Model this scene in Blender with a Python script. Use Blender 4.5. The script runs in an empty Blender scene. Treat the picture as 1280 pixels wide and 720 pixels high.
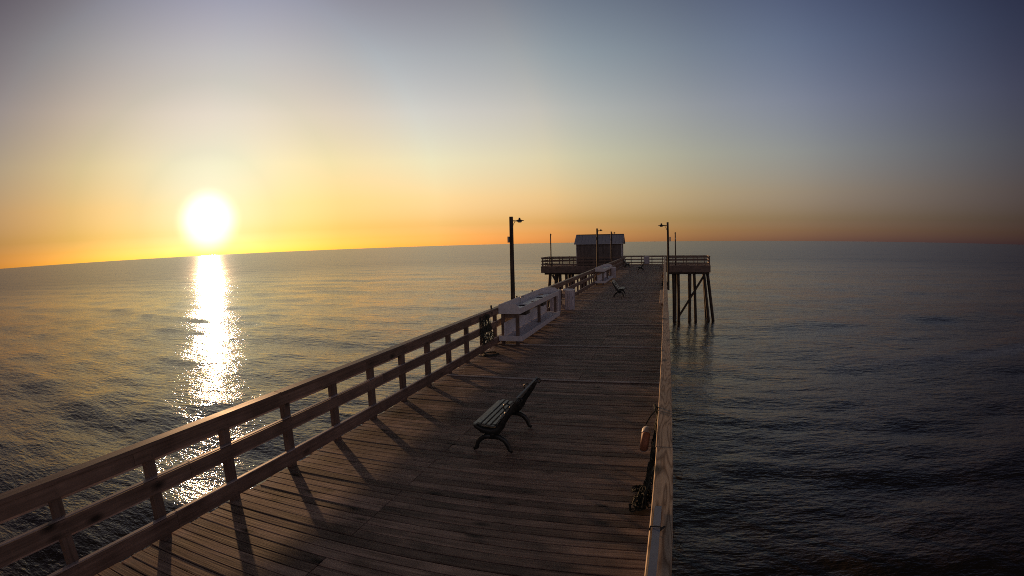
import bpy, math, random
import numpy as np
from mathutils import Vector, Matrix

random.seed(7)
R = math.radians
scene = bpy.context.scene
col = scene.collection

# ------------------------------------------------------------------ camera
CAM_H = 2.92
cam = bpy.data.cameras.new('camera')
cam_ob = bpy.data.objects.new('camera', cam)
col.objects.link(cam_ob)
scene.camera = cam_ob
cam.type = 'PANO'                       # the pier webcam has a wide, barrel distorting lens
cam.panorama_type = 'FISHEYE_LENS_POLYNOMIAL'
cam.sensor_fit = 'HORIZONTAL'
cam.sensor_width = 36.0
cam.fisheye_fov = R(178)
LA, LB = 0.94634875, -0.01853708
cam.fisheye_polynomial_k0 = 0.0
cam.fisheye_polynomial_k1 = -LA / 18.0
cam.fisheye_polynomial_k2 = 0.0
cam.fisheye_polynomial_k3 = -LB / 18.0 ** 3
cam.fisheye_polynomial_k4 = 0.0
cam.clip_start = 0.05
cam.clip_end = 90000
_M = (Matrix.Rotation(R(16.17022765), 3, 'Z') @ Matrix.Rotation(R(-4.68822966), 3, 'X')
      @ Matrix.Rotation(R(1.35244789), 3, 'Y') @ Matrix.Rotation(math.pi / 2, 3, 'X'))
cam_ob.matrix_world = Matrix.Translation((0, 0, CAM_H)) @ _M.to_4x4()

# ------------------------------------------------------------------ world
SUN_AZ, SUN_EL = 47.9, 2.7              # degrees left of the pier's direction (+Y), above the horizon
SUN = Vector((-math.sin(R(SUN_AZ)) * math.cos(R(SUN_EL)), math.cos(R(SUN_AZ)) * math.cos(R(SUN_EL)), math.sin(R(SUN_EL))))
world = bpy.data.worlds.new('World')
scene.world = world
world.use_nodes = True
wn = world.node_tree
for n in list(wn.nodes):
    wn.nodes.remove(n)
def wnode(t, **k):
    n = wn.nodes.new(t)
    for a, v in k.items():
        setattr(n, a, v)
    return n
def wmath(op, a, b=None, c=None):
    n = wnode('ShaderNodeMath', operation=op)
    for i, v in enumerate((a, b, c)):
        if v is None:
            continue
        if isinstance(v, (int, float)):
            n.inputs[i].default_value = v
        else:
            wn.links.new(v, n.inputs[i])
    return n.outputs[0]
def wmul(a, b):
    n = wnode('ShaderNodeVectorMath', operation='MULTIPLY')
    for i, v in enumerate((a, b)):
        if isinstance(v, tuple):
            n.inputs[i].default_value = v
        else:
            wn.links.new(v, n.inputs[i])
    return n.outputs[0]
def wramp(fac, stops, lo, hi, interp='LINEAR'):
    """colour graded along an angle: stops are (degrees, r, g, b)"""
    mr = wnode('ShaderNodeMapRange')
    wn.links.new(fac, mr.inputs[0])
    mr.inputs[1].default_value, mr.inputs[2].default_value = lo, hi
    rp = wnode('ShaderNodeValToRGB')
    wn.links.new(mr.outputs[0], rp.inputs[0])
    mx = max(max(s[1:]) for s in stops)
    rp.color_ramp.interpolation = interp
    els = rp.color_ramp.elements
    while len(els) < len(stops):
        els.new(0.5)
    for e, s in zip(els, stops):
        e.position = (s[0] - lo) / (hi - lo)
    for e, s in zip(els, stops):
        e.color = (s[1] / mx, s[2] / mx, s[3] / mx, 1)
    return wmul(rp.outputs[0], (mx, mx, mx))
EK = [(0, .37, .60, 4.8), (1, .31, .48, 2.2), (2.2, 0.275, 0.42, 1.2), (5, 0.40, 0.535, 1.02), (9, 0.490, 0.700, 1.22), (14, 0.521, 0.733, 1.397), (20, 0.434, 0.653, 1.29), (28, 0.294, 0.43, 0.95), (38, .17, .20, .28), (52, .12, .125, .14), (90, .14, .14, .16)]
AK = [(0, 0.265, 0.448, 0.903), (7, 0.52, 0.64, 0.80), (14, 1.03, 1.03, 0.90), (24, 2.202, 1.779, 1.369), (36, 3.64, 2.088, 1.239)]
ZK = [(-180, 1.85, 1.65, 1.8), (-120, 1.15, 1.02, 1.1), (-70, .35, .30, .33), (-30, 0.42, 0.37, 0.40), (-15, 1.25, 1.09, 0.88), (0, 2.2, 2.0, 1.72), (15, 1.80, 1.69, 1.38), (35, 1.36, 1.54, 1.41), (50, 1.11, 1.24, 1.25), (65, 0.85, 0.95, 1.18), (85, 0.32, 0.335, 0.50), (115, .26, .25, .32), (150, 1.55, 1.38, 1.5), (180, 1.85, 1.65, 1.8)]
tc = wnode('ShaderNodeTexCoord')
sep = wnode('ShaderNodeSeparateXYZ')
wn.links.new(tc.outputs['Generated'], sep.inputs[0])
DEG = 180 / math.pi
elev = wmath('MULTIPLY', wmath('ARCSINE', sep.outputs[2]), DEG)
# angle measured from the sun's azimuth, clockwise
_c, _s = math.cos(R(SUN_AZ)), math.sin(R(SUN_AZ))
fx = wmath('ADD', wmath('MULTIPLY', sep.outputs[0], _c), wmath('MULTIPLY', sep.outputs[1], _s))
fy = wmath('SUBTRACT', wmath('MULTIPLY', sep.outputs[1], _c), wmath('MULTIPLY', sep.outputs[0], _s))
azim = wmath('MULTIPLY', wmath('ARCTAN2', fx, fy), DEG)
dt = wnode('ShaderNodeVectorMath', operation='DOT_PRODUCT')
wn.links.new(tc.outputs['Generated'], dt.inputs[0])
AUREOLE = Vector((-math.sin(R(SUN_AZ)) * math.cos(R(3.4)), math.cos(R(SUN_AZ)) * math.cos(R(3.4)), math.sin(R(3.4))))
dt.inputs[1].default_value = AUREOLE
ang = wmath('MULTIPLY', wmath('ARCCOSINE', wmath('MINIMUM', dt.outputs['Value'], 1.0)), DEG)
sky = wnode('ShaderNodeTexSky', sky_type='NISHITA')
sky.sun_disc = False
sky.sun_elevation = R(SUN_EL)
sky.sun_rotation = R(-SUN_AZ)
c = wmul(sky.outputs[0], wramp(elev, EK, 0, 90))
c = wmul(c, wramp(ang, AK, 0, 36))
c = wmul(c, wramp(azim, ZK, -180, 180, 'CARDINAL'))  # paler again in the west, behind the camera
# low haze along the horizon: paler and dustier away from the sun
HZ = [(-180, 1, 1, 1), (-60, 1, 1, 1), (-25, 1.0, .98, 1.0), (0, .97, .86, .80), (18, .98, .80, .78), (35, 1.02, .93, .95), (50, 1.04, 1.10, 1.22), (65, 1.08, 1.17, 1.5), (85, 1.34, 1.52, 2.15), (110, 1.4, 1.5, 2.0), (180, 1, 1, 1)]
low = wmath('EXPONENT', wmath('MULTIPLY', wmath('MAXIMUM', elev, 0.0), -0.28))
hz = wramp(azim, HZ, -180, 180)
mx_ = wnode('ShaderNodeMix', data_type='RGBA', clamp_factor=True)
wn.links.new(low, mx_.inputs[0]); mx_.inputs[6].default_value = (1, 1, 1, 1); wn.links.new(hz, mx_.inputs[7])
c = wmul(c, mx_.outputs[2])
# the sun's own disc, swollen by the hazy aureole around it
mr = wnode('ShaderNodeMapRange', interpolation_type='SMOOTHERSTEP')
wn.links.new(ang, mr.inputs[0])
for i, v in enumerate((1.0, 3.9, 1.0, 0.0)):
    mr.inputs[i + 1].default_value = v
core = wmath('MULTIPLY', mr.outputs[0], 9.0)
halo = wmath('MULTIPLY', wmath('EXPONENT', wmath('MULTIPLY', ang, -0.33)), 3.2)
hc = wmul(halo, (1.0, 0.90, 0.66))
cc = wmul(core, (1.0, 0.9, 0.75))
def wadd(a, b):
    n = wnode('ShaderNodeVectorMath', operation='ADD')
    wn.links.new(a, n.inputs[0]); wn.links.new(b, n.inputs[1])
    return n.outputs[0]
c = wadd(c, wadd(hc, cc))
bg = wnode('ShaderNodeBackground')
bg.inputs[1].default_value = 0.1
wn.links.new(c, bg.inputs[0])
wo = wnode('ShaderNodeOutputWorld')
wn.links.new(bg.outputs[0], wo.inputs[0])

# ------------------------------------------------------------------ sun
sl = bpy.data.lights.new('sun', 'SUN')
sl.energy = 3.5
sl.angle = R(1.1)
sl.color = (1.0, 0.56, 0.27)
so = bpy.data.objects.new('sun', sl)
col.objects.link(so)
so.rotation_euler = SUN.to_track_quat('Z', 'Y').to_euler()
so.location = (-60, 60, 20)

scene.render.engine = 'CYCLES'
scene.view_settings.view_transform = 'Standard'
scene.view_settings.look = 'None'
scene.view_settings.exposure = 0.0
scene.view_settings.gamma = 1.0
scene.view_settings.use_curve_mapping = False
scene.cycles.use_denoising = False
scene.cycles.sample_clamp_indirect = 3
scene.cycles.max_bounces = 6
scene.cycles.pixel_filter_type = 'BLACKMAN_HARRIS'
scene.cycles.filter_width = 1.0

# ------------------------------------------------------------------ materials
def material(name):
    m = bpy.data.materials.new(name)
    m.use_nodes = True
    nt = m.node_tree
    b = nt.nodes['Principled BSDF']
    def N(t, **k):
        n = nt.nodes.new(t)
        for a, v in k.items():
            setattr(n, a, v)
        return n
    def L(a, b_):
        nt.links.new(a, b_)
    return m, nt, b, N, L

def wood(name, base, dark, axis, rough=0.72, island=0.35, grain=1.0, spec=0.3, stain=0.5, bump=0.25, rings=False, knots=True):
    """sawn, weathered timber; axis = direction of the grain in object space; each board has its own tone"""
    m, nt, b, N, L = material(name)
    tcn = N('ShaderNodeTexCoord')
    geo = N('ShaderNodeNewGeometry')
    # shift the pattern of each board
    sh = N('ShaderNodeVectorMath', operation='SCALE'); sh.inputs[0].default_value = (37.0, 53.0, 71.0)
    L(geo.outputs['Random Per Island'], sh.inputs['Scale'])
    ad = N('ShaderNodeVectorMath', operation='ADD'); L(tcn.outputs['Object'], ad.inputs[0]); L(sh.outputs[0], ad.inputs[1])
    mp = N('ShaderNodeMapping'); L(ad.outputs[0], mp.inputs[0])
    s = [34.0, 34.0, 34.0]; s[axis] = 1.3
    mp.inputs['Scale'].default_value = [v * grain for v in s]
    n1 = N('ShaderNodeTexNoise'); L(mp.outputs[0], n1.inputs['Vector']); n1.inputs['Scale'].default_value = 1.0
    n1.inputs['Detail'].default_value = 6; n1.inputs['Roughness'].default_value = 0.6
    n2 = N('ShaderNodeTexNoise'); L(ad.outputs[0], n2.inputs['Vector']); n2.inputs['Scale'].default_value = 2.2
    n2.inputs['Detail'].default_value = 4
    r1 = N('ShaderNodeValToRGB'); L(n1.outputs[0], r1.inputs[0])
    r1.color_ramp.elements[0].position = 0.32; r1.color_ramp.elements[1].position = 0.68
    r1.color_ramp.elements[0].color = (*dark, 1); r1.color_ramp.elements[1].color = (*base, 1)
    colr = r1.outputs[0]
    if rings:
        mp2 = N('ShaderNodeMapping'); L(ad.outputs[0], mp2.inputs[0])
        s2 = [9.0, 9.0, 9.0]; s2[axis] = 0.8
        mp2.inputs['Scale'].default_value = s2
        n3 = N('ShaderNodeTexNoise'); L(mp2.outputs[0], n3.inputs['Vector']); n3.inputs['Scale'].default_value = 1.0; n3.inputs['Detail'].default_value = 1.5
        k = N('ShaderNodeMath', operation='MULTIPLY'); L(n3.outputs[0], k.inputs[0]); k.inputs[1].default_value = 10.0
        f = N('ShaderNodeMath', operation='FRACT'); L(k.outputs[0], f.inputs[0])
        r3 = N('ShaderNodeValToRGB'); L(f.outputs[0], r3.inputs[0])
        e = r3.color_ramp.elements; e[0].position = 0.0; e[1].position = 1.0
        e[0].color = (.36, .28, .22, 1); e[1].color = (.50, .40, .32, 1)
        x = e.new(0.35); x.color = (1, 1, 1, 1); x = e.new(0.75); x.color = (1, 1, 1, 1)
        mm = N('ShaderNodeMix', data_type='RGBA', blend_type='MULTIPLY'); mm.inputs[0].default_value = 1.0
        L(colr, mm.inputs[6]); L(r3.outputs[0], mm.inputs[7]); colr = mm.outputs[2]
        # knots
        mp3 = N('ShaderNodeMapping'); L(ad.outputs[0], mp3.inputs[0])
        s3 = [5.0, 5.0, 5.0]; s3[axis] = 1.9
        mp3.inputs['Scale'].default_value = s3
        vo = N('ShaderNodeTexVoronoi'); L(mp3.outputs[0], vo.inputs['Vector']); vo.inputs['Scale'].default_value = 1.0
        kr = N('ShaderNodeMapRange'); L(vo.outputs['Distance'], kr.inputs[0])
        for i, v in enumerate((0.05, 0.14, 0.25, 1.0)):
            kr.inputs[i + 1].default_value = v
        mk = N('ShaderNodeMix', data_type='RGBA', blend_type='MULTIPLY'); mk.inputs[0].default_value = 1.0
        L(colr, mk.inputs[6]); L(kr.outputs[0], mk.inputs[7]); colr = mk.outputs[2]
    if knots:
        mp4 = N('ShaderNodeMapping'); L(ad.outputs[0], mp4.inputs[0])
        s4 = [7.0, 7.0, 7.0]; s4[axis] = 3.2
        mp4.inputs['Scale'].default_value = s4
        v4 = N('ShaderNodeTexVoronoi'); L(mp4.outputs[0], v4.inputs['Vector']); v4.inputs['Scale'].default_value = 0.5
        k4 = N('ShaderNodeMapRange'); L(v4.outputs['Distance'], k4.inputs[0])
        for i, v in enumerate((0.06, 0.22, 0.12, 1.0)):
            k4.inputs[i + 1].default_value = v
        m4 = N('ShaderNodeMix', data_type='RGBA', blend_type='MULTIPLY'); m4.inputs[0].default_value = 1.0
        L(colr, m4.inputs[6]); L(k4.outputs[0], m4.inputs[7]); colr = m4.outputs[2]
    # board to board tone
    mr_ = N('ShaderNodeMapRange'); L(geo.outputs['Random Per Island'], mr_.inputs[0])
    mr_.inputs[3].default_value = 1 - island; mr_.inputs[4].default_value = 1 + island
    ma = N('ShaderNodeMix', data_type='RGBA', blend_type='MULTIPLY'); ma.inputs[0].default_value = 1.0
    L(colr, ma.inputs[6]); L(mr_.outputs[0], ma.inputs[7])
    # blotches of damp and wear
    r2 = N('ShaderNodeMapRange'); L(n2.outputs[0], r2.inputs[0])
    for i, v in enumerate((0.3, 0.7, 1 - stain, 1 + stain * 0.4)):
        r2.inputs[i + 1].default_value = v
    mb = N('ShaderNodeMix', data_type='RGBA', blend_type='MULTIPLY'); mb.inputs[0].default_value = 1.0
    L(ma.outputs[2], mb.inputs[6]); L(r2.outputs[0], mb.inputs[7])
    L(mb.outputs[2], b.inputs['Base Color'])
    rr = N('ShaderNodeMapRange'); L(n2.outputs[0], rr.inputs[0])
    rr.inputs[3].default_value = rough - 0.12; rr.inputs[4].default_value = rough + 0.12
    L(rr.outputs[0], b.inputs['Roughness'])
    b.inputs['Specular IOR Level'].default_value = spec
    bp = N('ShaderNodeBump'); L(n1.outputs[0], bp.inputs['Height'])
    bp.inputs['Strength'].default_value = bump; bp.inputs['Distance'].default_value = 0.004
    L(bp.outputs[0], b.inputs['Normal'])
    return m

def plain(name, base, rough=0.5, metal=0.0, var=0.25, scale=6.0, bump=0.0, spec=0.5):
    """painted or metal surface with uneven tone and wear"""
    m, nt, b, N, L = material(name)
    tcn = N('ShaderNodeTexCoord')
    n1 = N('ShaderNodeTexNoise'); L(tcn.outputs['Object'], n1.inputs['Vector']); n1.inputs['Scale'].default_value = scale
    n1.inputs['Detail'].default_value = 7; n1.inputs['Roughness'].default_value = 0.65
    r = N('ShaderNodeValToRGB'); L(n1.outputs[0], r.inputs[0])
    r.color_ramp.elements[0].position = 0.3; r.color_ramp.elements[1].position = 0.7
    r.color_ramp.elements[0].color = (*[v * (1 - var) for v in base], 1)
    r.color_ramp.elements[1].color = (*[min(1, v * (1 + var)) for v in base], 1)
    L(r.outputs[0], b.inputs['Base Color'])
    mr_ = N('ShaderNodeMapRange'); L(n1.outputs[0], mr_.inputs[0])
    mr_.inputs[3].default_value = max(.05, rough - .15); mr_.inputs[4].default_value = min(1, rough + .15)
    L(mr_.outputs[0], b.inputs['Roughness'])
    b.inputs['Metallic'].default_value = metal
    b.inputs['Specular IOR Level'].default_value = spec
    if bump:
        bp = N('ShaderNodeBump'); L(n1.outputs[0], bp.inputs['Height']); bp.inputs['Strength'].default_value = bump
        bp.inputs['Distance'].default_value = 0.01; L(bp.outputs[0], b.inputs['Normal'])
    return m

M = {
    'deck': wood('deck_wood', (0.47, 0.335, 0.255), (0.185, 0.125, 0.095), 0, rough=0.74, island=0.42, stain=0.55, bump=0.6),
    'rail_y': wood('rail_wood', (0.235, 0.155, 0.122), (0.12, 0.078, 0.060), 1, island=0.15, stain=0.4, rough=0.55, spec=0.5),
    'rail_x': wood('rail_wood_across', (0.235, 0.155, 0.122), (0.12, 0.078, 0.060), 0, island=0.15, stain=0.4, rough=0.55, spec=0.5),
    'pale_sheen': wood('pale_sheen_wood', (0.44, 0.36, 0.34), (0.30, 0.24, 0.23), 1, island=0.1, stain=0.3, rough=0.5, spec=0.5),  # pale tone paints the sky's sheen on board tops; battens share it
    'post': wood('post_wood', (0.20, 0.135, 0.108), (0.11, 0.074, 0.058), 2, island=0.15, stain=0.4, rough=0.55, spec=0.5),
    'cap': wood('new_cap_wood', (0.62, 0.47, 0.33), (0.44, 0.32, 0.22), 1, island=0.14, stain=0.25, rings=True, rough=0.65),
    'board': wood('pale_board_wood', (0.56, 0.42, 0.30), (0.40, 0.29, 0.20), 1, island=0.10, stain=0.3),
    'strip': wood('strip_wood', (0.60, 0.54, 0.50), (0.46, 0.41, 0.38), 0, island=0.1, stain=0.3),
    'pile': wood('pile_wood', (0.10, 0.075, 0.06), (0.035, 0.026, 0.022), 2, island=0.1, stain=0.6, grain=0.5),
    'hull': wood('hut_wood', (0.17, 0.145, 0.14), (0.11, 0.092, 0.088), 2, island=0.12, stain=0.3),
    'white': plain('weathered_white_paint', (0.60, 0.585, 0.62), 0.55, var=0.16, scale=9, bump=0.2),
    'tray': plain('table_top_plastic', (0.66, 0.65, 0.68), 0.4, var=0.15, scale=12),
    'bin': wood('bin_wood', (0.56, 0.52, 0.57), (0.42, 0.38, 0.42), 2, island=0.14, stain=0.25),
    'liner': plain('bin_liner', (0.75, 0.75, 0.78), 0.35, var=0.1),
    'iron': plain('black_iron', (0.018, 0.020, 0.019), 0.42, var=0.3, scale=20, bump=0.1),
    'slat': wood('bench_slat', (0.20, 0.21, 0.185), (0.13, 0.135, 0.12), 1, island=0.1, stain=0.3, rough=0.45, spec=0.5),
    'metal': plain('galvanised_metal', (0.33, 0.34, 0.36), 0.45, metal=0.8, var=0.2),
    'pipe': plain('grey_pipe', (0.20, 0.225, 0.29), 0.5, var=0.15),
    'dark': plain('dark_metal', (0.03, 0.028, 0.026), 0.5, var=0.3),
    'roof': plain('roof_sheet', (0.38, 0.39, 0.44), 0.5, var=0.12, scale=3),
    'net': plain('net_cord', (0.035, 0.040, 0.032), 0.85, var=0.4, scale=30),
    'orange': plain('ring_orange', (0.33, 0.14, 0.085), 0.6, var=0.2, scale=14),
    'ringwhite': plain('ring_white', (0.55, 0.50, 0.46), 0.5, var=0.15, scale=14),
    'glass': plain('lamp_glass', (0.30, 0.29, 0.27), 0.2, var=0.1),
}

# ------------------------------------------------------------------ mesh helpers
class MB:
    """collects boxes, tubes and prisms, and links them as one mesh object"""
    def __init__(s):
        s.v, s.f = [], []
    def box(s, x0, x1, y0, y1, z0, z1, ch=0.0):
        b = len(s.v)
        if ch <= 0:
            s.v += [(x0, y0, z0), (x1, y0, z0), (x1, y1, z0), (x0, y1, z0), (x0, y0, z1), (x1, y0, z1), (x1, y1, z1), (x0, y1, z1)]
            s.f += [tuple(b + i for i in q) for q in ((3, 2, 1, 0), (4, 5, 6, 7), (0, 1, 5, 4), (1, 2, 6, 5), (2, 3, 7, 6), (3, 0, 4, 7))]
        else:     # top edges chamfered
            c = ch
            for (e, z) in ((0, z0), (0, z1 - c), (c, z1)):
                s.v += [(x0 + e, y0 + e, z), (x1 - e, y0 + e, z), (x1 - e, y1 - e, z), (x0 + e, y1 - e, z)]
            s.f.append((b + 3, b + 2, b + 1, b))
            for k in (0, 4):
                for i in range(4):
                    j = (i + 1) % 4
                    s.f.append((b + k + i, b + k + j, b + k + 4 + j, b + k + 4 + i))
            s.f.append((b + 8, b + 9, b + 10, b + 11))
        return s
    def prism(s, poly, a0, a1, axis=1):
        """poly in the two other axes (in order), extruded along axis"""
        b = len(s.v); n = len(poly)
        for a in (a0, a1):
            for (p, q) in poly:
                s.v.append({0: (a, p, q), 1: (p, a, q), 2: (p, q, a)}[axis])
        s.f.append(tuple(b + i for i in range(n)))
        s.f.append(tuple(b + n + i for i in reversed(range(n))))
        for i in range(n):
            j = (i + 1) % n
            s.f.append((b + j, b + i, b + n + i, b + n + j))
        return s
    def tube(s, pts, r, n=8, flat=1.0, closed=False, cap=True):
        pts = [Vector(p) for p in pts]
        rs = r if isinstance(r, (list, tuple)) else [r] * len(pts)
        b = len(s.v); m = len(pts)
        up = None
        for i, p in enumerate(pts):
            if closed:
                t = (pts[(i + 1) % m] - pts[i - 1]).normalized()
            else:
                t = (pts[min(i + 1, m - 1)] - pts[max(i - 1, 0)]).normalized()
            if up is None:
                up = Vector((0, 1, 0)) if abs(t.y) < 0.9 else Vector((1, 0, 0))
            u = (up - t * up.dot(t)).normalized()
            w = t.cross(u)
            up = u
            for k in range(n):
                a = 2 * math.pi * (k + 0.5) / n
                s.v.append(tuple(p + u * math.cos(a) * rs[i] * flat + w * math.sin(a) * rs[i]))
        for i in range(m if closed else m - 1):
            for k in range(n):
                k2 = (k + 1) % n; j = (i + 1) % m
                s.f.append((b + i * n + k, b + i * n + k2, b + j * n + k2, b + j * n + k))
        if not closed and cap:
            s.f.append(tuple(b + k for k in reversed(range(n))))
            s.f.append(tuple(b + (m - 1) * n + k for k in range(n)))
        return s
    def beam(s, p, q, w, h):
        """square timber from p to q"""
        p, q = Vector(p), Vector(q); t = (q - p).normalized()
        u = t.cross(Vector((0, 0, 1)))
        u = u.normalized() if u.length > 1e-4 else Vector((1, 0, 0))
        v = u.cross(t)
        b = len(s.v)
        for c_ in (p, q):
            for (i, j) in ((-1, -1), (1, -1), (1, 1), (-1, 1)):
                s.v.append(tuple(c_ + u * i * w / 2 + v * j * h / 2))
        s.f += [tuple(b + i for i in qd) for qd in ((3, 2, 1, 0), (4, 5, 6, 7), (0, 1, 5, 4), (1, 2, 6, 5), (2, 3, 7, 6), (3, 0, 4, 7))]
        return s
    def build(s, name, mat, parent=None, loc=None, smooth=False):
        me = bpy.data.meshes.new(name)
        me.from_pydata(s.v, [], s.f)
        me.materials.append(mat)
        if smooth:
            me.polygons.foreach_set('use_smooth', [True] * len(me.polygons))
        me.update()
        o = bpy.data.objects.new(name, me)
        col.objects.link(o)
        if loc is not None:
            o.location = loc
        if parent is not None:
            o.parent = parent
        return o

def tag(o, label=None, cat=None, group=None, kind=None):
    if label: o['label'] = label
    if cat: o['category'] = cat
    if group: o['group'] = group
    if kind: o['kind'] = kind
    return o
def empty(name, label, cat, loc=(0, 0, 0), rz=0.0, group=None):
    o = bpy.data.objects.new(name, None)
    o.empty_display_size = 0.2
    o.location = loc
    o.rotation_euler = (0, 0, rz)
    col.objects.link(o)
    return tag(o, label, cat, group)
def copy_tree(o, parent=None):
    c_ = o.copy()
    col.objects.link(c_)
    if parent is not None:
        c_.parent = parent
    for ch in list(o.children):
        copy_tree(ch, c_)
    return c_
def copy_thing(o, label, loc, rz=0.0):
    c_ = copy_tree(o)
    c_['label'] = label
    c_.location = loc
    c_.rotation_euler = (0, 0, rz)
    return c_

# ------------------------------------------------------------------ dimensions
X_L, X_R = -4.82, 0.05          # deck edges of the walkway
Y0, Y_HEAD, Y_END = -6.0, 66.0, 70.6
HX_L, HX_R = -15.3, 5.62        # pier head
WATER = -6.7

# ------------------------------------------------------------------ water
def build_water():
    rng = np.random.default_rng(3)
    NA, NR = 760, 520
    rad = 1.5 * (40000 / 1.5) ** (np.linspace(0, 1, NR) ** 0.80)
    ang_ = np.linspace(0, 2 * np.pi, NA, endpoint=False)
    A, Rr = np.meshgrid(ang_, rad)
    X = Rr * np.cos(A) - 2.0; Y = Rr * np.sin(A) + 6.0
    Z = np.zeros_like(X)
    cell = Rr * 2 * np.pi / NA
    for i in range(46):
        lam = 2.2 * (15) ** rng.random()
        th = np.radians(rng.normal(-92, 26))       # swell rolls towards the beach behind the camera
        kx, ky = np.cos(th) * 2 * np.pi / lam, np.sin(th) * 2 * np.pi / lam
        amp = 0.0030 * lam ** 0.75 * rng.uniform(.5, 1.2)
        fade = np.clip((lam / cell - 3) / 4, 0, 1)
        ph = kx * X + ky * Y + rng.uniform(0, 6.28)
        Z += amp * fade * (np.sin(ph) + 0.25 * np.sin(2 * ph + .6))
    # the low breaker running in on the right
    def ridge(ax, ay, bx, by, w, h, lo=0.0, hi=400.0):
        d = np.array([bx - ax, by - ay]); L_ = np.hypot(*d); d = d / L_
        t = (X - ax) * d[0] + (Y - ay) * d[1]
        n = -(X - ax) * d[1] + (Y - ay) * d[0] + 1.2 * np.sin(t * .12) + .5 * np.sin(t * .31)
        prof = np.where(n < 0, np.exp(-(n / (w * .45)) ** 2), np.exp(-(n / w) ** 2))
        env = np.clip((t - lo) / 14, 0, 1) * np.clip((hi - t) / 60, 0, 1)
        return h * prof * env
    Z += ridge(14.2, 63.2, 48.1, 71.4, 5.5, 0.26, -8, 160)
    Z += ridge(16.1, 43.0, 37.3, 49.0, 4.0, 0.34, -8, 120)
    Z += ridge(8, 22, 40, 27, 4.0, 0.22, -10, 120)
    Z += ridge(5, 30, 40, 33, 4.5, 0.16, -20, 120)
    Z += ridge(6, 15, 30, 18, 3.0, 0.16, -10, 120)
    Z += ridge(-75, 26, -30, 17, 3.5, 0.22, -20, 60)
    Z += ridge(-90, 60, -30, 52, 3.5, 0.25, -20, 80)
    v = np.stack([X, Y, Z], -1).reshape(-1, 3)
    v = np.vstack([v, [[-2.0, 6.0, 0.0]]])
    idx = np.arange(NA * NR).reshape(NR, NA)
    a = idx[:-1]; b = idx[1:]
    q = np.stack([a, b, np.roll(b, -1, 1), np.roll(a, -1, 1)], -1).reshape(-1, 4)
    me = bpy.data.meshes.new('water')
    faces = q[:, ::1].tolist()
    c0 = NA * NR
    tri = [(c0, int(idx[0, i]), int(idx[0, (i + 1) % NA])) for i in range(NA)]
    me.from_pydata(v.tolist(), [], faces + tri)
    me.polygons.foreach_set('use_smooth', [True] * len(me.polygons))
    me.update()
    o = bpy.data.objects.new('water', me)
    o.location = (0, 0, WATER)
    col.objects.link(o)
    tag(o, 'calm grey sea with small ripples around the pier', None, None, 'structure')
    m, nt, b_, N, L = material('sea_water')
    tcn = N('ShaderNodeTexCoord')
    def noise(scale, sx, sy, rot, detail, rough=0.55):
        mp = N('ShaderNodeMapping'); L(tcn.outputs['Object'], mp.inputs[0])
        mp.inputs['Rotation'].default_value = (0, 0, R(rot)); mp.inputs['Scale'].default_value = (sx, sy, 1)
        n = N('ShaderNodeTexNoise'); L(mp.outputs[0], n.inputs['Vector'])
        n.inputs['Scale'].default_value = scale; n.inputs['Detail'].default_value = detail; n.inputs['Roughness'].default_value = rough
        return n.outputs[0]
    n1 = noise(0.75, 0.5, 1.25, 8, 4, .6)
    n2 = noise(2.2, 0.55, 1.1, -10, 4, .6)
    n3 = noise(0.10, 0.28, 1.1, 14, 3, .5)
    def mulv(s_, f):
        k = N('ShaderNodeMath', operation='MULTIPLY'); L(s_, k.inputs[0]); k.inputs[1].default_value = f
        return k.outputs[0]
    def addv(a_, c_):
        k = N('ShaderNodeMath', operation='ADD'); L(a_, k.inputs[0]); L(c_, k.inputs[1])
        return k.outputs[0]
    n4 = noise(5.5, 0.7, 1.1, 20, 3, .6)
    hgt = addv(addv(addv(mulv(n1, 0.30), mulv(n2, 0.17)), mulv(n3, 0.85)), mulv(n4, 0.055))
    # gusts: smoother and rougher patches
    gust = noise(0.018, 0.35, 1.3, 10, 3, .5)
    gm = N('ShaderNodeMapRange'); L(gust, gm.inputs[0])
    for i, v_ in enumerate((0.35, 0.65, 0.7, 1.15)):
        gm.inputs[i + 1].default_value = v_
    bp = N('ShaderNodeBump'); L(hgt, bp.inputs['Height']); L(gm.outputs[0], bp.inputs['Strength'])
    bp.inputs['Distance'].default_value = WAVE
    b_.inputs['Specular Tint'].default_value = (0.97, 0.95, 0.95, 1)
    L(bp.outputs[0], b_.inputs['Normal'])
    b_.inputs['Base Color'].default_value = (0.034, 0.026, 0.019, 1)
    b_.inputs['Roughness'].default_value = 0.10
    b_.inputs['IOR'].default_value = 1.33
    b_.inputs['Specular IOR Level'].default_value = 0.34
    # foam of the breaker
    sp = N('ShaderNodeSeparateXYZ'); L(tcn.outputs['Object'], sp.inputs[0])
    def line_mask(ax, ay, bx, by, w, hi):
        d = Vector((bx - ax, by - ay)).normalized()
        def lin(cx, cy, c0_):
            a1 = mulv(sp.outputs[0], cx); a2 = mulv(sp.outputs[1], cy)
            s_ = addv(a1, a2)
            k = N('ShaderNodeMath', operation='ADD'); L(s_, k.inputs[0]); k.inputs[1].default_value = c0_
            return k.outputs[0]
        t = lin(d.x, d.y, -(ax * d.x + ay * d.y))
        n = lin(-d.y, d.x, ax * d.y - ay * d.x)
        w1 = N('ShaderNodeMath', operation='SINE'); L(mulv(t, .12), w1.inputs[0])
        n = addv(n, mulv(w1.outputs[0], 1.2))
        nn = noise(0.9, 0.4, 1.0, 15, 5, .7)
        k = N('ShaderNodeMath', operation='MULTIPLY_ADD'); L(nn, k.inputs[0]); k.inputs[1].default_value = 3.0; k.inputs[2].default_value = -1.2
        n2_ = addv(n, k.outputs[0])
        ab = N('ShaderNodeMath', operation='ABSOLUTE'); L(n2_, ab.inputs[0])
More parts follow.
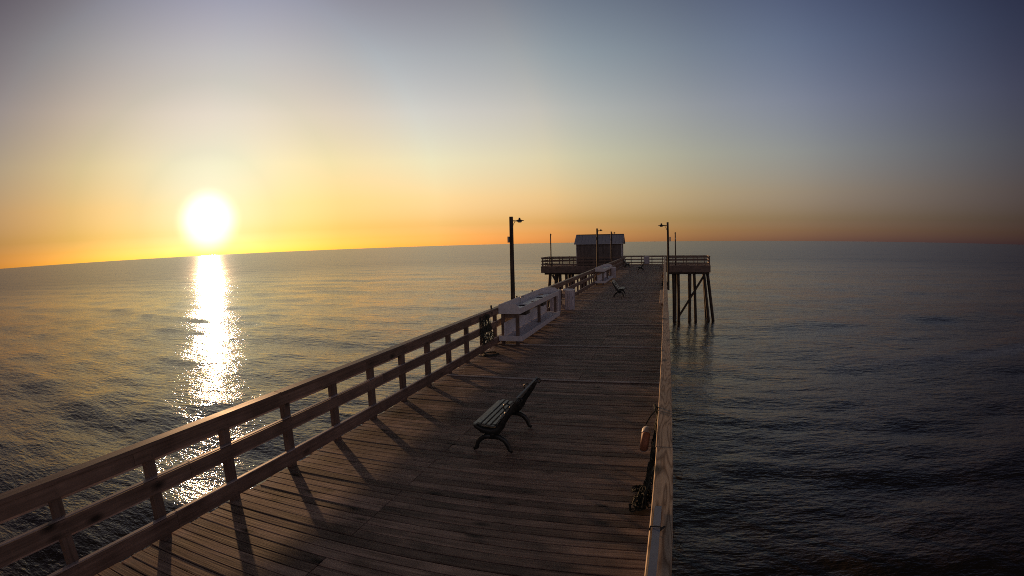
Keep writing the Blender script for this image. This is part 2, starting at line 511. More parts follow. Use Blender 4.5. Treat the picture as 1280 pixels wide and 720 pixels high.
        mm = N('ShaderNodeMapRange'); L(ab.outputs[0], mm.inputs[0])
        for i, v_ in enumerate((0.0, w, 1.0, 0.0)):
            mm.inputs[i + 1].default_value = v_
        te = N('ShaderNodeMapRange'); L(t, te.inputs[0])
        for i, v_ in enumerate((-4, hi, 0.0, 1.0)):
            te.inputs[i + 1].default_value = v_
        mu = N('ShaderNodeMath', operation='MULTIPLY'); L(mm.outputs[0], mu.inputs[0]); L(te.outputs[0], mu.inputs[1])
        nn2 = noise(3.0, 0.5, 1.0, 15, 5, .75)
        r_ = N('ShaderNodeMapRange'); L(nn2, r_.inputs[0])
        for i, v_ in enumerate((0.38, 0.55, 0.0, 1.0)):
            r_.inputs[i + 1].default_value = v_
        mu2 = N('ShaderNodeMath', operation='MULTIPLY'); L(mu.outputs[0], mu2.inputs[0]); L(r_.outputs[0], mu2.inputs[1])
        return mu2.outputs[0]
    fm = line_mask(16.1, 41.8, 37.3, 47.8, 1.6, 22)
    mixc = N('ShaderNodeMix', data_type='RGBA'); L(fm, mixc.inputs[0])
    mixc.inputs[6].default_value = (0.034, 0.026, 0.019, 1); mixc.inputs[7].default_value = (0.62, 0.62, 0.64, 1)
    L(mixc.outputs[2], b_.inputs['Base Color'])
    rg = N('ShaderNodeMapRange'); L(fm, rg.inputs[0]); rg.inputs[3].default_value = 0.0; rg.inputs[4].default_value = 0.8
    ln = N('ShaderNodeVectorMath', operation='LENGTH'); L(tcn.outputs['Object'], ln.inputs[0])
    far = N('ShaderNodeMapRange', interpolation_type='SMOOTHSTEP'); L(ln.outputs['Value'], far.inputs[0])
    for i, v_ in enumerate((15.0, 320.0, 0.055, 0.25)):
        far.inputs[i + 1].default_value = v_
    rmax = N('ShaderNodeMath', operation='MAXIMUM'); L(rg.outputs[0], rmax.inputs[0]); L(far.outputs[0], rmax.inputs[1])
    L(rmax.outputs[0], b_.inputs['Roughness'])
    me.materials.append(m)
    return o
WAVE = 0.46
build_water()

# ------------------------------------------------------------------ the walkway
JOINTS = [3.35, 7.18, 11.02, 14.86, 18.9, 22.9, 26.8, 30.7, 34.6, 38.5, 42.4, 46.3, 50.2, 54.1, 58.0, 61.9]
pier = empty('pier', 'long wooden fishing pier walkway of dark cross planks on tall piles', 'pier')
mb = MB(); y = Y0; PW, GAP = 0.136, 0.012
seam = {}
for i in range(len(JOINTS) + 1):
    seam[i] = [-3.0, -3.0, -3.0, -1.8, -1.8, -3.4, -1.2, -2.4][i % 8]
k = 0
while y < Y_HEAD - 0.06:
    z = sum(1 for j in JOINTS if j < y)
    sx = seam[z]
    dz = random.uniform(-.003, .003)
    e1, e2 = random.uniform(-.035, .03), random.uniform(-.02, .02)
    w = PW * random.uniform(.97, 1.03)
    if random.random() < 0.72:
        mb.box(X_L + e1, sx - .004, y, y + w, -.038 + dz, dz, .004)
        dz2 = dz + random.uniform(-.003, .003)
        mb.box(sx + .004, X_R + e2, y, y + w, -.038 + dz2, dz2, .004)
    else:
        mb.box(X_L + e1, X_R + e2, y, y + w, -.038 + dz, dz, .004)
    y += w + GAP * random.uniform(.6, 1.7)
mb.build('deck', M['deck'], pier)
for j in JOINTS:
    if j > 10:
        MB().box(X_L + .05, X_R - .12, j - .035, j + .035, .005, .021, .003).build('joint_strip', M['strip'], pier)
mb = MB()
for x in (-4.62, -3.7, -2.8, -1.9, -1.0, -.12):
    mb.box(x - .04, x + .04, Y0, Y_HEAD, -.33, -.045)
mb.build('joist', M['pile'], pier)
MB().box(X_R - .09, X_R - .05, Y0, Y_HEAD, -.34, -.047).build('edge_board', M['rail_y'], pier)
MB().box(X_L + .05, X_L + .09, Y0, Y_HEAD, -.34, -.047).build('edge_board', M['rail_y'], pier)
def pile(parent, x0, y0, x1, y1, ztop, r=.155, zb=WATER - 4):
    m_ = MB(); n = 7; pts = []; rs = []
    for i in range(n):
        t = i / (n - 1)
        pts.append((x0 + (x1 - x0) * t, y0 + (y1 - y0) * t, ztop + (zb - ztop) * t)); rs.append(r * (1 + .05 * math.sin(i * 2.1)))
    # wet, weed-grown band at the water line swells the pile slightly
    m_.tube(pts, rs, 12)
    return m_.build('pile', M['pile'], parent, smooth=True)
for i in range(15):
    yb = -3.2 + i * 4.8
    for x in (-4.45, -2.4, -.30):
        dx = -.5 if x < -4 else 0
        pile(pier, x, yb, x + dx, yb, -.62, .14)
    MB().box(-4.8, .0, yb - .22, yb - .14, -.64, -.34).box(-4.8, .0, yb + .14, yb + .22, -.64, -.34).build('cross_beam', M['pile'], pier)
    MB().beam((-4.6, yb - .22, -1.0), (-.4, yb - .22, -4.6), .06, .24).build('brace', M['pile'], pier)

# ------------------------------------------------------------------ the pier head
head = empty('end_platform', 'wide wooden platform on battered piles crossing the end of the walkway', 'pier')
mb = MB(); y = Y_HEAD
while y < Y_END:
    for (a, b) in ((HX_L, -9.9), (-9.892, -4.9), (-4.892, .1), (.108, HX_R)):
        dz = random.uniform(-.003, .003)
        mb.box(a, b, y, y + .138, -.038 + dz, dz)
    y += .148
mb.build('deck', M['deck'], head)
def fascia_box(x0, x1, y0, y1, name='fascia'):
    MB().box(x0, x1, y0, y1, -.83, -.042).build(name, M['rail_x'], head)
fascia_box(.16, HX_R, Y_HEAD, Y_HEAD + .06)
fascia_box(HX_L, -4.9, Y_HEAD, Y_HEAD + .06)
fascia_box(HX_L, HX_R, Y_END - .06, Y_END)
fascia_box(HX_L + .002, HX_L + .06, Y_HEAD + .062, Y_END - .062)
fascia_box(HX_R - .06, HX_R - .002, Y_HEAD + .062, Y_END - .062)
mb = MB()
for i in range(11):
    x = HX_L + .6 + i * 2.0
    mb.box(x, x + .1, Y_HEAD + .07, Y_END - .07, -.5, -.045)
mb.build('joist', M['pile'], head)
for (xt, xb) in ((1.10, 1.22), (1.68, 1.78), (3.05, 3.10), (3.62, 3.86), (4.78, 5.45), (5.22, 6.02),
                 (-14.2, -14.75), (-13.5, -13.7), (-13.0, -12.9), (-12.2, -12.1), (-11.4, -11.4), (-10.2, -10.2), (-8.6, -8.6), (-6.8, -6.8), (-5.4, -5.3), (-3.5, -3.5), (-1.6, -1.6)):
    f = 1 + (-WATER + 4 - .6) / (-WATER - .6) * 0
    zb = WATER - 3.5; s_ = (zb + .6) / (WATER + .6)
    pile(head, xt, Y_HEAD + .55, xt + (xb - xt) * s_, Y_HEAD + .5, -.6, .19, zb)
for x in (1.4, 3.3, 5.0, -14.0, -12.4, -10.4, -8.0, -5.6, -3.0, -.8):
    o_ = .5 if x > 4 else (-.5 if x < -13 else 0)
    pile(head, x, Y_END - .6, x + o_ * 1.4, Y_END - .3, -.6, .19, WATER - 3.5)
MB().beam((4.95, Y_HEAD + .33, -1.05), (1.85, Y_HEAD + .33, -6.1), .10, .26).build('brace', M['pile'], head)
MB().beam((-13.9, Y_HEAD + .33, -1.1), (-11.2, Y_HEAD + .33, -6.0), .10, .26).build('brace', M['pile'], head)
MB().box(.4, 5.5, Y_HEAD + .22, Y_HEAD + .34, -1.06, -.84).build('cross_beam', M['pile'], head)
MB().box(-14.9, -5.0, Y_HEAD + .22, Y_HEAD + .34, -1.06, -.84).build('cross_beam', M['pile'], head)

# ------------------------------------------------------------------ railings
ZC0, ZC1 = 1.068, 1.108
def split(a, b, step, jit=0.0):
    out = [a]
    while out[-1] + step * 1.2 < b:
        out.append(out[-1] + step * random.uniform(1 - jit, 1 + jit))
    return out + [b]
def railing_y(root, side, y0, y1, posts, cap_mat, cap_x, board_x, post_x, boards=((.93, 1.062), (.565, .72), (.072, .255)), cuts=None, outer=True):
    m_ = MB()
    cs = cuts or split(y0, y1, 3.6, .15)
    for a, b in zip(cs[:-1], cs[1:]):
        j = random.uniform(-.004, .004)
        m_.box(cap_x[0] + j, cap_x[1] + j, a + .003, b - .003, ZC0, ZC1 + random.uniform(-.002, .002), .006)
    m_.build('cap', cap_mat, root)
    for (a_, b_) in boards:
        m_ = MB(); tp = MB(); cs = split(y0, y1, 4.6, .1)
        for a, b in zip(cs[:-1], cs[1:]):
            j = random.uniform(-.005, .005)
            m_.box(board_x[0], board_x[1], a + .003, b - .003, a_ + j, b_ + j, .004)
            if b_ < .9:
                tp.box(board_x[0] - .004, board_x[1] + .006, a + .003, b - .003, b_ + .0085, b_ + .0205, .003)  # added strip, coloured pale to imitate sky reflection on the board's top edge
        rb = m_.build('rail_board', M['rail_y'], root)
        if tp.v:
            tp.build('sheen_strip', M['pale_sheen'], rb)
    if outer:   # narrow battens along the sea side of the posts
        s_ = 1 if side > 0 else -1
        xo = post_x[1] + .002 if side > 0 else post_x[0] - .002
        for zt in (.885, .515):
            m_ = MB(); m_.box(min(xo, xo + s_ * .03), max(xo, xo + s_ * .03), y0, y1, zt - .035, zt - .004)
            m_.build('batten', M['pale_sheen'], root)
    for p in posts:
        m_ = MB(); j = random.uniform(-.012, .012)
        m_.box(post_x[0], post_x[1], p - .056 + j, p + .056 + j, -.32, ZC0 - .003)
        for (a_, b_) in boards:                    # bolt heads where the boards are fixed
            for zz in (a_ + .04, b_ - .04):
                xi = board_x[1] if side < 0 else board_x[0]
                m_.box(xi - .004 if side > 0 else xi - .006, xi + .006 if side > 0 else xi + .006, p - .008 + j, p + .008 + j, zz - .008, zz + .008)
        m_.build('post', M['post'], root)
rl = empty('railing', 'long dark wooden railing on the seaward left edge of the walkway', 'railing')
railing_y(rl, -1, Y0, Y_HEAD + .1, [3.15 + 1.15 * i for i in range(-7, 55)], M['rail_y'], (-4.825, -4.685), (-4.738, -4.700), (-4.832, -4.742))
rr = empty('railing', 'railing with a pale new plank cap along the right edge', 'railing')
railing_y(rr, 1, Y0, Y_HEAD - .02, [1.0 + 1.6 * i for i in range(-4, 41)], M['cap'], (-.040, .112), (-.008, .028), (.032, .105), outer=False,
          cuts=[Y0, -.9, 1.65, 4.62, 7.9, 10.9, 14.0, 17.3, 20.9, 24.4, 27.7, 31, 34.5, 38, 41.5, 45, 48.5, 52, 55.5, 59, 62.5, Y_HEAD - .02])

def railing_line(root, p, q, posts, cap=True):
    """railing of the pier head between two corners, axis aligned"""
    along_x = abs(q[0] - p[0]) > abs(q[1] - p[1])
    def bx(a0, a1, c0, c1, z0, z1, mb_):
        c = p[1] if along_x else p[0]
        if along_x: mb_.box(a0, a1, c + c0, c + c1, z0, z1)
        else: mb_.box(c + c0, c + c1, a0, a1, z0, z1)
        return mb_
    a, b = (p[0], q[0]) if along_x else (p[1], q[1])
    a, b = min(a, b), max(a, b)
    wm = M['rail_x'] if along_x else M['rail_y']
    bx(a, b, -.08, .08, ZC0, ZC1, MB()).build('cap', wm, root)
    for (z0, z1) in ((.90, 1.05), (.55, .70), (.16, .30)):
        bx(a, b, -.055, -.02, z0, z1, MB()).build('rail_board', wm, root)
    for s_ in posts:
        bx(s_ - .045, s_ + .045, -.018, .072, -.3, ZC0 - .003, MB()).build('post', M['post'], root)
hr = empty('railing', 'dark railing around the right wing of the pier head, above the piles', 'railing')
railing_line(hr, (.16, Y_HEAD + .1), (HX_R - .05, Y_HEAD + .1), [.25, 1.45, 2.68, 4.0, 5.45])
railing_line(hr, (HX_R - .06, Y_HEAD + .2), (HX_R - .06, Y_END - .2), [66.9, 68.1, 69.3])
hl = empty('railing', 'dark railing around the left wing of the pier head, in front of the hut', 'railing')
railing_line(hl, (HX_L + .05, Y_HEAD + .1), (-4.95, Y_HEAD + .1), [-15.15, -13.85, -12.55, -11.2, -9.9, -8.6, -7.3, -6.0, -5.05])
railing_line(hl, (HX_L + .06, Y_HEAD + .2), (HX_L + .06, Y_END - .2), [66.9, 68.1, 69.3])
hf = empty('railing', 'dark railing along the far seaward side of the pier head', 'railing')
railing_line(hf, (HX_L + .05, Y_END - .1), (HX_R - .05, Y_END - .1), [HX_L + .15 + 1.355 * i for i in range(0, 16)])

# ------------------------------------------------------------------ hut
hut = empty('hut', 'dark wooden hut with a pale grey gabled roof at the left of the pier head', 'hut', (-8.12, 68.75, 0))
W2, D2, EV, RG = 2.82, 1.55, 2.80, 3.82
mb = MB()
n = 0
for i in range(28):                                 # vertical boards on the front and back
    a = -W2 + i * (2 * W2 / 28)
    for s_ in (-1, 1):
        y_ = s_ * D2
        mb.box(a + .004, a + 2 * W2 / 28 - .004, min(y_, y_ + s_ * .03), max(y_, y_ + s_ * .03), 0.0, EV)
for s_ in (-1, 1):                                  # gable ends
    x_ = s_ * W2
    mb.prism([(-D2, 0), (D2, 0), (D2, EV), (0, RG - .08), (-D2, EV)], min(x_, x_ - s_ * .04), max(x_, x_ - s_ * .04), 0)
mb.build('wall', M['hull'], hut)
mb = MB()
for s_ in (-1, 1):
    e = .28; sl_ = (RG - EV) / D2
    yo, zo = s_ * (D2 + e), EV - e * sl_ + .10
    poly = [(0, RG + .02), (yo, zo), (yo, zo - .07), (0, RG - .06)]
    mb.prism(poly if s_ < 0 else poly[::-1], -W2 - .22, W2 + .22, 0)
    for i in range(15):
        x_ = -W2 - .2 + i * (2 * W2 + .4) / 14
        mb.beam((x_, 0, RG + .035), (x_, yo, zo + .015), .035, .03)
roof = mb.build('roof', M['roof'], hut)
MB().tube([(-W2 - .22, 0, RG + .05), (W2 + .22, 0, RG + .05)], .05, 8).build('ridge_cap', M['dark'], roof)
for s_ in (-1, 1):
    MB().beam((s_ * (W2 + .235), -D2 - .3, EV - .10), (s_ * (W2 + .235), 0, RG + .0), .025, .16).beam((s_ * (W2 + .235), D2 + .3, EV - .10), (s_ * (W2 + .235), 0, RG + .0), .025, .16).build('barge_board', M['white'], hut)
for s_ in (-1, 1):
    MB().box(min(s_ * W2, s_ * (W2 + .05)), max(s_ * W2, s_ * (W2 + .05)), -D2 - .035, -D2 + .10, 0, EV - .02).build('corner_board', M['white'], hut)
dr = MB().box(W2 + .002, W2 + .045, -.1, .85, .05, 2.05).build('door', M['bin'], hut)
MB().tube([(W2 + .045, .02, 1.0), (W2 + .10, .02, 1.0), (W2 + .10, .12, 1.0)], .012, 6).build('handle', M['metal'], dr)

# ------------------------------------------------------------------ lamps
def arc(cx, cz, r, a0, a1, n, y=0.0):
    return [(cx + r * math.cos(R(a0 + (a1 - a0) * i / n)), y, cz + r * math.sin(R(a0 + (a1 - a0) * i / n))) for i in range(n + 1)]
def make_lamp(label, loc, rz, zb=-.3, h=3.82, box=True, pr=1.0):
    t = empty('lamp_post', label, 'lamp post', loc, rz, 'lamp posts along the pier')
    m_ = MB()
    m_.tube([(0, 0, zb), (0, 0, 1.0), (-.004, .003, 2.4), (0, 0, h)], [.082 * pr, .078 * pr, .072 * pr, .066 * pr], 10)
    m_.build('pole', M['pile'], t, smooth=False)
    MB().tube([(.05, 0, h - .14), (.22, 0, h - .15)], .018, 6).tube([(.055, 0, h - .34), (.07, 0, h - .26), (.13, 0, h - .165)], .010, 6).build('arm', M['dark'], t)
    hd = MB()
    prof = [(.02, .095), (.03, .09), (.034, .04), (.07, .022), (.135, .004), (.145, -.008), (.135, -.012)]
    b0 = len(hd.v); n_ = 18
    for (r_, z_) in prof:
        for k_ in range(n_):
            a_ = 2 * math.pi * k_ / n_
            hd.v.append((.285 + r_ * math.cos(a_) * 1.1, r_ * math.sin(a_) * .8, h - .14 + z_))
    for i in range(len(prof) - 1):
        for k_ in range(n_):
            k2 = (k_ + 1) % n_
            hd.f.append((b0 + i * n_ + k_, b0 + (i + 1) * n_ + k_, b0 + (i + 1) * n_ + k2, b0 + i * n_ + k2))
    hd.f.append(tuple(range(b0, b0 + n_)))
    hd.f.append(tuple(reversed(range(b0 + (len(prof) - 1) * n_, b0 + len(prof) * n_))))
    hdo = hd.build('lamp_head', M['dark'], t, smooth=False)
    lens = MB()
    lens.tube([(.29, 0, h - .155), (.29, 0, h - .185), (.29, 0, h - .205)], [.07, .08, .04], 14)
    lens.build('lens', M['glass'], hdo)
    if box:
        MB().box(-.13, -.065, -.05, .05, h - .86, h - .66).build('switch_box', M['metal'], t)
    return t
lamp = make_lamp('tallest looking dark lamp post outside the left railing behind the near cleaning table', (-4.99, 17.3, 0), 0)
copy_thing(lamp, 'dark lamp post rising left of centre in front of the hut roof', (-4.99, 40.4, .12), 0)
copy_thing(lamp, 'small dark lamp post in front of the right half of the hut roof', (-4.99, 51.4, .08), 0)
make_lamp('dark lamp post on the outside of the right railing with its arm over the deck', (.172, 24.6, -.05), math.pi, zb=.78, pr=.72)
copy_thing(lamp, 'thin lamp post standing alone on the far left wing of the pier head', (-14.0, 66.05, .25), math.pi / 2)
copy_thing(lamp, 'thin lamp post seen end-on above the right wing of the pier head', (1.37, 66.3, .18), math.pi / 2)

# ------------------------------------------------------------------ benches (local front = +X)
def make_bench(label, loc, rz):
    t = empty('park_bench', label, 'bench', loc, rz, 'iron and slat benches on the walkway')
    Lh = .60
    for (i, x) in enumerate((.245, .178, .111, .044, -.023)):
        z = .43 - .010 * abs(i - 1) - (.012 if i == 0 else 0)
        MB().box(x - .027, x + .027, -Lh, Lh, z - .012, z + .012, .005).build('seat_slat', M['slat'], t)
    for (i, s_) in enumerate((.04, .15, .26, .37, .46)):
        x = -.085 - s_ * .60; z = .44 + s_ * .80
        m_ = MB()
        d = Vector((-.60, 0, .80)); nrm = Vector((.80, 0, .60))
        c_ = Vector((x, 0, z))
        a, b, c2, d2 = c_ - d * .036 - nrm * .012, c_ + d * .036 - nrm * .012, c_ + d * .036 + nrm * .012, c_ - d * .036 + nrm * .012
        m_.prism([(v.x, v.z) for v in (a, b, c2, d2)], -Lh, Lh, 1)
        m_.build('back_slat', M['slat'], t)
    for s_ in (-1, 1):
        yy = s_ * (Lh - .05)
        m_ = MB()
        # legs: two arcs splaying from the hub under the seat, ending in scroll feet
        fr = [(.02, yy, .235), (.10, yy, .228), (.175, yy, .185), (.225, yy, .115), (.245, yy, .04), (.285, yy, .018)]
        bk = [(-.02, yy, .235), (-.10, yy, .228), (-.175, yy, .185), (-.225, yy, .115), (-.25, yy, .04), (-.29, yy, .018)]
        m_.tube(fr, [.044, .042, .038, .034, .030, .024], 8, flat=.75)
        m_.tube(bk, [.044, .042, .038, .034, .030, .024], 8, flat=.75)
        m_.tube([(.0, yy, .20), (.0, yy, .33)], [.045, .05], 8, flat=.8)
        # curved seat bracket
        m_.tube([(.285, yy, .405), (.25, yy, .375), (.15, yy, .325), (.02, yy, .305), (-.08, yy, .33), (-.13, yy, .40), (-.165, yy, .48), (-.235, yy, .58), (-.30, yy, .67), (-.355, yy, .76), (-.385, yy, .82)],
                [.016, .034, .050, .062, .060, .058, .055, .052, .046, .038, .026], 8, flat=.75)
        m_.tube([(.27, yy, .404), (.0, yy, .406), (-.10, yy, .404)], .012, 6)
        # scroll behind the back
        m_.tube([(-.225 + .05 * math.cos(R(a)), yy, .68 + .05 * math.sin(R(a))) for a in range(0, 360, 30)], .011, 6, closed=True)
        m_.tube([(-.415 + .028 * math.cos(R(a)), yy, .79 + .028 * math.sin(R(a))) for a in range(0, 360, 40)], .012, 6, closed=True)
        m_.build('end_frame', M['iron'], t, smooth=True)
    MB().tube([(0, -Lh + .05, .25), (0, Lh - .05, .25)], .012, 6).build('stretcher', M['iron'], t)
    return t
bench = make_bench('large dark slatted bench with curved iron legs in the near middle of the deck', (-2.33, 7.42, .004), math.pi)
copy_thing(bench, 'bench facing right in the middle distance beside the second cleaning table', (-2.42, 29.3, .004), 0.0)
copy_thing(bench, 'small distant bench facing left in front of the grey litter box', (-2.40, 55.0, .004), math.pi)
copy_thing(bench, 'distant bench against the left railing near the hut corner', (-4.28, 62.6, .004), 0.0)

# ------------------------------------------------------------------ fish cleaning tables
def make_table(label, loc):
    """origin: near end at deck level, rail side; runs along +Y for 5.6 m, 0.64 m deep in +X"""
    t = empty('cleaning_table', label, 'cleaning table', loc, 0, 'white fish cleaning tables against the left railing')
    Lg, Dp = 5.6, .64
    zt = 1.0
    # top made of three trays with two dark sink openings
    holes = [(1.25, 1.75), (3.65, 4.15)]
    m_ = MB(); yprev = .03
    for (a, b) in holes:
        m_.box(.06, Dp - .045, yprev, a, zt - .03, zt)
        m_.box(.06, .17, a + .001, b - .001, zt - .03, zt); m_.box(.47, Dp - .045, a + .001, b - .001, zt - .03, zt)
        yprev = b
    m_.box(.06, Dp - .045, yprev, Lg - .03, zt - .03, zt)
    m_.build('table_top', M['tray'], t)
    for (a, b) in holes:
        MB().box(.172, .468, a + .003, b - .003, zt - .28, zt - .26).box(.172, .19, a + .003, b - .003, zt - .259, zt - .02).box(.45, .468, a + .003, b - .003, zt - .259, zt - .02).box(.192, .448, a + .003, a + .02, zt - .259, zt - .02).box(.192, .448, b - .02, b - .003, zt - .259, zt - .02).build('sink', M['dark'], t)
    MB().box(Dp - .04, Dp, 0.0, Lg, .925, 1.085, .006).build('front_board', M['white'], t)
    MB().box(.0, .04, 0.0, Lg, .93, 1.19, .006).build('splash_board', M['white'], t)
    for (a, b) in ((-.035, -.002), (Lg + .002, Lg + .035)):
        MB().prism([(.0, .92), (Dp, .92), (Dp, 1.05), (Dp - .05, 1.13), (Dp - .13, 1.20), (.10, 1.21), (.0, 1.17)], a, b, 1).build('end_board', M['white'], t)
    for yy in (.05, 2.75, Lg - .14):
        for x in (.05, Dp - .16):
            MB().box(x, x + .09, yy, yy + .09, 0.004, .918).build('leg', M['post'], t)
    MB().box(.142, .165, .0, Lg, .279, .66, .004).build('back_panel', M['white'], t)
    MB().box(-.0, Dp + .02, -.03, Lg + .03, .245, .275).build('shelf', M['white'], t)
    MB().box(Dp + .022, Dp + .05, -.03, Lg + .03, .14, .29, .004).box(.0, Dp + .02, -.062, -.032, .14, .29, .004).build('shelf_edge', M['white'], t)
    for yy in (.05, 2.75, Lg - .14):
        MB().box(.145, Dp - .165, yy + .01, yy + .08, .80, .916).build('bearer', M['post'], t)
    for (yy, x) in ((.55, .12), (2.4, .50), (4.8, .15)):
        MB().box(x - .13, x + .05, yy, yy + .16, zt + .002, zt + .022).build('cutting_block', M['board'], t)
    MB().tube([(.10, 2.0, zt), (.10, 2.0, zt + .16), (.13, 2.0, zt + .22), (.20, 2.0, zt + .22), (.22, 2.0, zt + .18)], .013, 6).build('tap', M['metal'], t)
    return t
table = make_table('nearer white cleaning table with raised ends and a lower shelf beside the lamp post', (-4.68, 14.72, 0))
copy_thing(table, 'farther small white cleaning table against the left railing near the hut', (-4.68, 36.4, 0))

# ------------------------------------------------------------------ litter bins by the tables
def make_bin(label, loc):
    t = empty('litter_bin', label, 'litter bin', loc, 0, 'pale wooden litter bins at the table ends')
    r_, hh = .28, .86
    m_ = MB()
    for k_ in range(8):
        a0, a1 = R(22.5 + 45 * k_), R(67.5 + 45 * k_)
        p0 = Vector((r_ * math.cos(a0), r_ * math.sin(a0))); p1 = Vector((r_ * math.cos(a1), r_ * math.sin(a1)))
        for j in range(2):
            q0 = p0.lerp(p1, j / 2 + .02); q1 = p0.lerp(p1, (j + 1) / 2 - .02)
            i0, i1 = q0 * .93, q1 * .93
            m_.prism([(q0.x, q0.y), (q1.x, q1.y), (i1.x, i1.y), (i0.x, i0.y)], .03, hh, 2)
    m_.build('slat_wall', M['bin'], t)
    MB().tube([(0, 0, .04), (0, 0, hh - .10)], [.225, .24], 16).build('liner_can', M['dark'], t)
    MB().tube([(.262 * math.cos(R(a)), .262 * math.sin(R(a)), hh + .012 + .006 * math.sin(a * .13)) for a in range(0, 360, 15)], .032, 8, closed=True).build('bag_rim', M['liner'], t, smooth=True)
    return t
lb = make_bin('pale octagonal litter bin with a white bag rim past the near cleaning table', (-4.15, 23.1, 0))
copy_thing(lb, 'small distant pale litter bin at the end of the farther cleaning table', (-4.17, 43.5, 0))
def make_locker(label, loc):
    t = empty('storage_locker', label, 'locker', loc, 0, 'narrow pale lockers between table and bin')
    m_ = MB()
    for i in range(4):
        m_.box(i * .085, i * .085 + .08, 0, .022, .03, .94)
        m_.box(i * .085, i * .085 + .08, .60, .622, .03, .94)
    m_.box(.318, .34, .024, .598, .03, .94); m_.box(0, .02, .024, .598, .03, .94)
    m_.build('side_panel', M['bin'], t)
    MB().box(-.015, .355, -.015, .637, .942, .962, .004).build('lid', M['white'], t)
    MB().box(.342, .360, -.012, .03, .03, .93).build('corner_strip', M['liner'], t)
    return t
lk = make_locker('narrow pale grey wooden locker squeezed between the near cleaning table and the octagonal bin', (-4.66, 21.6, 0))

# grey box by the far railing
gb = empty('litter_box', 'small grey square litter box against the far railing', 'litter box', (-2.28, 70.0, 0))
mb = MB()
for i in range(6):
    mb.box(-.36 + i * .12 + .004, -.36 + (i + 1) * .12 - .004, -.30, -.275, .06, .94)
    mb.box(-.36 + i * .12 + .004, -.36 + (i + 1) * .12 - .004, .275, .30, .06, .94)
mb.box(-.36, -.335, -.272, .272, .06, .94); mb.box(.335, .36, -.272, .272, .06, .94)
mb.build('side_panel', M['bin'], gb)
MB().box(-.39, .39, -.33, .33, .942, .975, .01).box(-.2, .2, -.15, .15, .976, 1.03, .02).build('lid', M['white'], gb)
MB().box(-.33, .33, -.27, .27, .0, .058).build('plinth', M['dark'], gb)

# ------------------------------------------------------------------ life ring and cargo nets on the right railing
def rope_net(m_, x0, x1, y0, y1, z0, z1, seed, strands=9, loops=26):
    rg_ = random.Random(seed)
    for i in range(strands):                       # hanging strands
        ya = y0 + (y1 - y0) * (i + .5) / strands
        pts = []
        for j in range(12):
            t = j / 11
            pts.append((x0 + (x1 - x0) * (t ** 1.6) * rg_.uniform(.6, 1.0) + .012 * math.sin(j * 1.7 + i),
                        ya + .035 * math.sin(j * 1.3 + i * 2) + rg_.uniform(-.012, .012), z1 + (z0 - z1) * t))
        m_.tube(pts, .009, 5)
    for i in range(loops):                         # knots and tangled loops
        t = rg_.random() ** .8
        cx = x0 + (x1 - x0) * (t ** 1.6) * rg_.uniform(.3, 1.0); cy = rg_.uniform(y0, y1); cz = z1 + (z0 - z1) * t
        r_ = rg_.uniform(.04, .10)
        ax = rg_.uniform(0, 3.14)
        pts = [(cx + r_ * .35 * math.cos(R(a)) * math.cos(ax), cy + r_ * math.cos(R(a)), max(z0 + .012, cz + r_ * math.sin(R(a)))) for a in range(0, 360, 40)]
        m_.tube(pts, .008, 5, closed=True)
n1 = MB()
rope_net(n1, -.035, -.20, 5.45, 5.95, .014, 1.05, 4, strands=12, loops=60)
rg_ = random.Random(11)
for i in range(26):                                # heap on the deck
    cx, cy, r_ = rg_.uniform(-.26, -.08), rg_.uniform(5.45, 5.95), rg_.uniform(.04, .09)
    n1.tube([(cx + r_ * math.cos(R(a)) * .7, cy + r_ * math.sin(R(a)), .018 + rg_.uniform(0, .07)) for a in range(0, 360, 45)], .009, 5, closed=True)
n1.tube([(-.03, 5.70, 1.02), (-.075, 5.72, 1.12), (-.085, 5.80, 1.14), (-.05, 5.86, 1.08), (-.03, 5.88, 1.0)], .012, 6)
nt_ = n1.build('rope_net', M['net']); tag(nt_, 'dark tangled rope net hanging on the near right railing behind the orange ring', 'net', 'rope nets hung on the railings')
def make_ring(label, loc, rz, tilt):
    t = empty('life_ring', label, 'life ring', loc, rz, 'orange life rings on the right railing')
    Rr_, rt = .150, .050
    segs = 48
    def part(a0, a1, extra, mat, nm):
        n_ = max(3, int((a1 - a0) / 7.5))
        pts = [(0, Rr_ * math.cos(R(a0 + (a1 - a0) * i / n_)), Rr_ * math.sin(R(a0 + (a1 - a0) * i / n_))) for i in range(n_ + 1)]
        pts = [Matrix.Rotation(tilt, 3, 'Y') @ Vector(p_) for p_ in pts]
        MB().tube(pts, rt + extra, 12).build(nm, mat, t, smooth=True)
    for k_ in range(4):
        part(60 + 90 * k_, 120 + 90 * k_, .0, M['orange'], 'ring_section')
        part(120 + 90 * k_, 150 + 90 * k_, .003, M['ringwhite'], 'white_band')
    return t
# white bands at the top and bottom, orange between
def make_ring(label, loc, tilt):
    t = empty('life_ring', label, 'life ring', loc, 0, 'orange life rings on the right railing')
    Rr_, rt = .095, .048
    def part(a0, a1, extra, mat, nm):
        n_ = max(3, int((a1 - a0) / 7.5))
        pts = [Matrix.Rotation(tilt, 3, 'Y') @ Vector((0, Rr_ * math.cos(R(a0 + (a1 - a0) * i / n_)), Rr_ * math.sin(R(a0 + (a1 - a0) * i / n_)))) for i in range(n_ + 1)]
        MB().tube(pts, rt + extra, 12).build(nm, mat, t, smooth=True)
    part(-55, 55, 0, M['orange'], 'ring_section'); part(125, 235, 0, M['orange'], 'ring_section')
    part(55, 125, .003, M['ringwhite'], 'white_band'); part(235, 305, .003, M['ringwhite'], 'white_band')
    MB().tube([(0, 0, .17), (.05, .02, .26), (.11, .03, .33)], .007, 5).build('hanging_rope', M['net'], t)
    return t
ring = make_ring('orange life ring with white bands hung on the near right railing', (-.17, 5.62, .80), R(6))
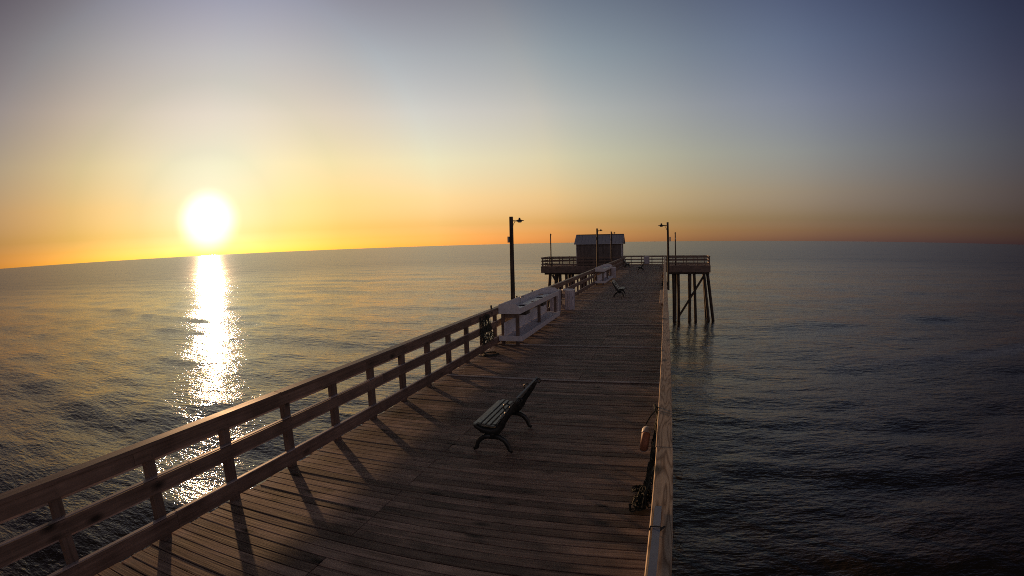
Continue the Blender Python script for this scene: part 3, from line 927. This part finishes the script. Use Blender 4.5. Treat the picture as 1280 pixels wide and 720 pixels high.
copy_thing(ring, 'tiny distant life ring hung on the far part of the right railing', (-.15, 38.0, .52), 0)
n2 = MB(); rope_net(n2, -.03, -.20, 35.6, 36.2, .014, .9, 9, strands=8, loops=30)
tag(n2.build('rope_net', M['net']), 'dark distant rope net hanging far along the right railing', 'net', 'rope nets hung on the railings')

# coils of rope and a landing net by the left railing, before the table
n3 = MB()
rope_net(n3, -4.69, -4.58, 13.05, 13.95, .30, 1.02, 21, strands=12, loops=70)
tag(n3.build('rope_net', M['net']), 'dark ropes and netting draped over the left railing just before the cleaning table', 'net', 'rope nets hung on the railings')
hc_ = MB()
for k_ in range(3):
    hc_.tube([(-4.50 + (.21 - .02 * k_) * math.cos(R(a)), 13.35 + (.27 - .02 * k_) * math.sin(R(a)), .016 + .012 * k_) for a in range(0, 360, 20)], .011, 6, closed=True)
tag(hc_.build('rope_coil', M['net'], smooth=True), 'thin dark rope coil lying on the deck under the hanging ropes', 'rope coil')

# pipe strapped on the near right cap
pp = empty('conduit_pipe', 'blue grey pipe strapped along the near end of the right railing cap', 'pipe', (0, 0, 0))
MB().beam((-.004, -2.6, ZC1 + .016), (-.006, 1.2, ZC1 + .016), .048, .024).beam((-.006, 1.203, ZC1 + .016), (.010, 3.42, ZC1 + .016), .048, .024).build('pipe', M['pipe'], pp)
for yy in (-1.2, 3.12 - .0):
    MB().tube([(.035, yy, ZC1 + .004), (.032, yy, ZC1 + .034), (-.0, yy, ZC1 + .036), (-.030, yy, ZC1 + .034), (-.034, yy, ZC1 + .004)], .006, 5).build('strap', M['dark'], pp)
MB().tube([(.034, 3.13, ZC1 + .010), (.062, 3.16, ZC1 + .014)], [.011, .007], 6).build('strap_bolt', M['dark'], pp)

# pale bait board fixed to the inside of the right cap
bb = empty('bait_board', 'long pale plank board jutting inward from the right railing cap', 'bait board', (0, 0, 0))
MB().box(-.155, -.044, 16.2, 20.6, 1.056, 1.094, .004).build('plank', M['board'], bb)
for yy in (16.6, 18.4, 20.2):
    MB().prism([(-.012, .85), (-.012, 1.05), (-.13, 1.05)], yy, yy + .04, 1).build('bracket', M['rail_y'], bb)

# little rod holders on the left cap beside the near table
for (yy, lab) in ((17.0, 'short dark rod holder on the left cap just before the lamp post'), (19.1, 'short dark rod holder on the left cap beyond the lamp post'), (14.3, 'short dark rod holder on the left cap at the near table corner')):
    m_ = MB(); m_.tube([(-4.76, yy, 1.11), (-4.775, yy, 1.21)], .026, 8)
    m_.box(-4.80, -4.72, yy - .03, yy + .03, 1.1085, 1.114)
    tag(m_.build('rod_holder', M['dark']), lab, 'rod holder', 'rod holders on the left railing cap')
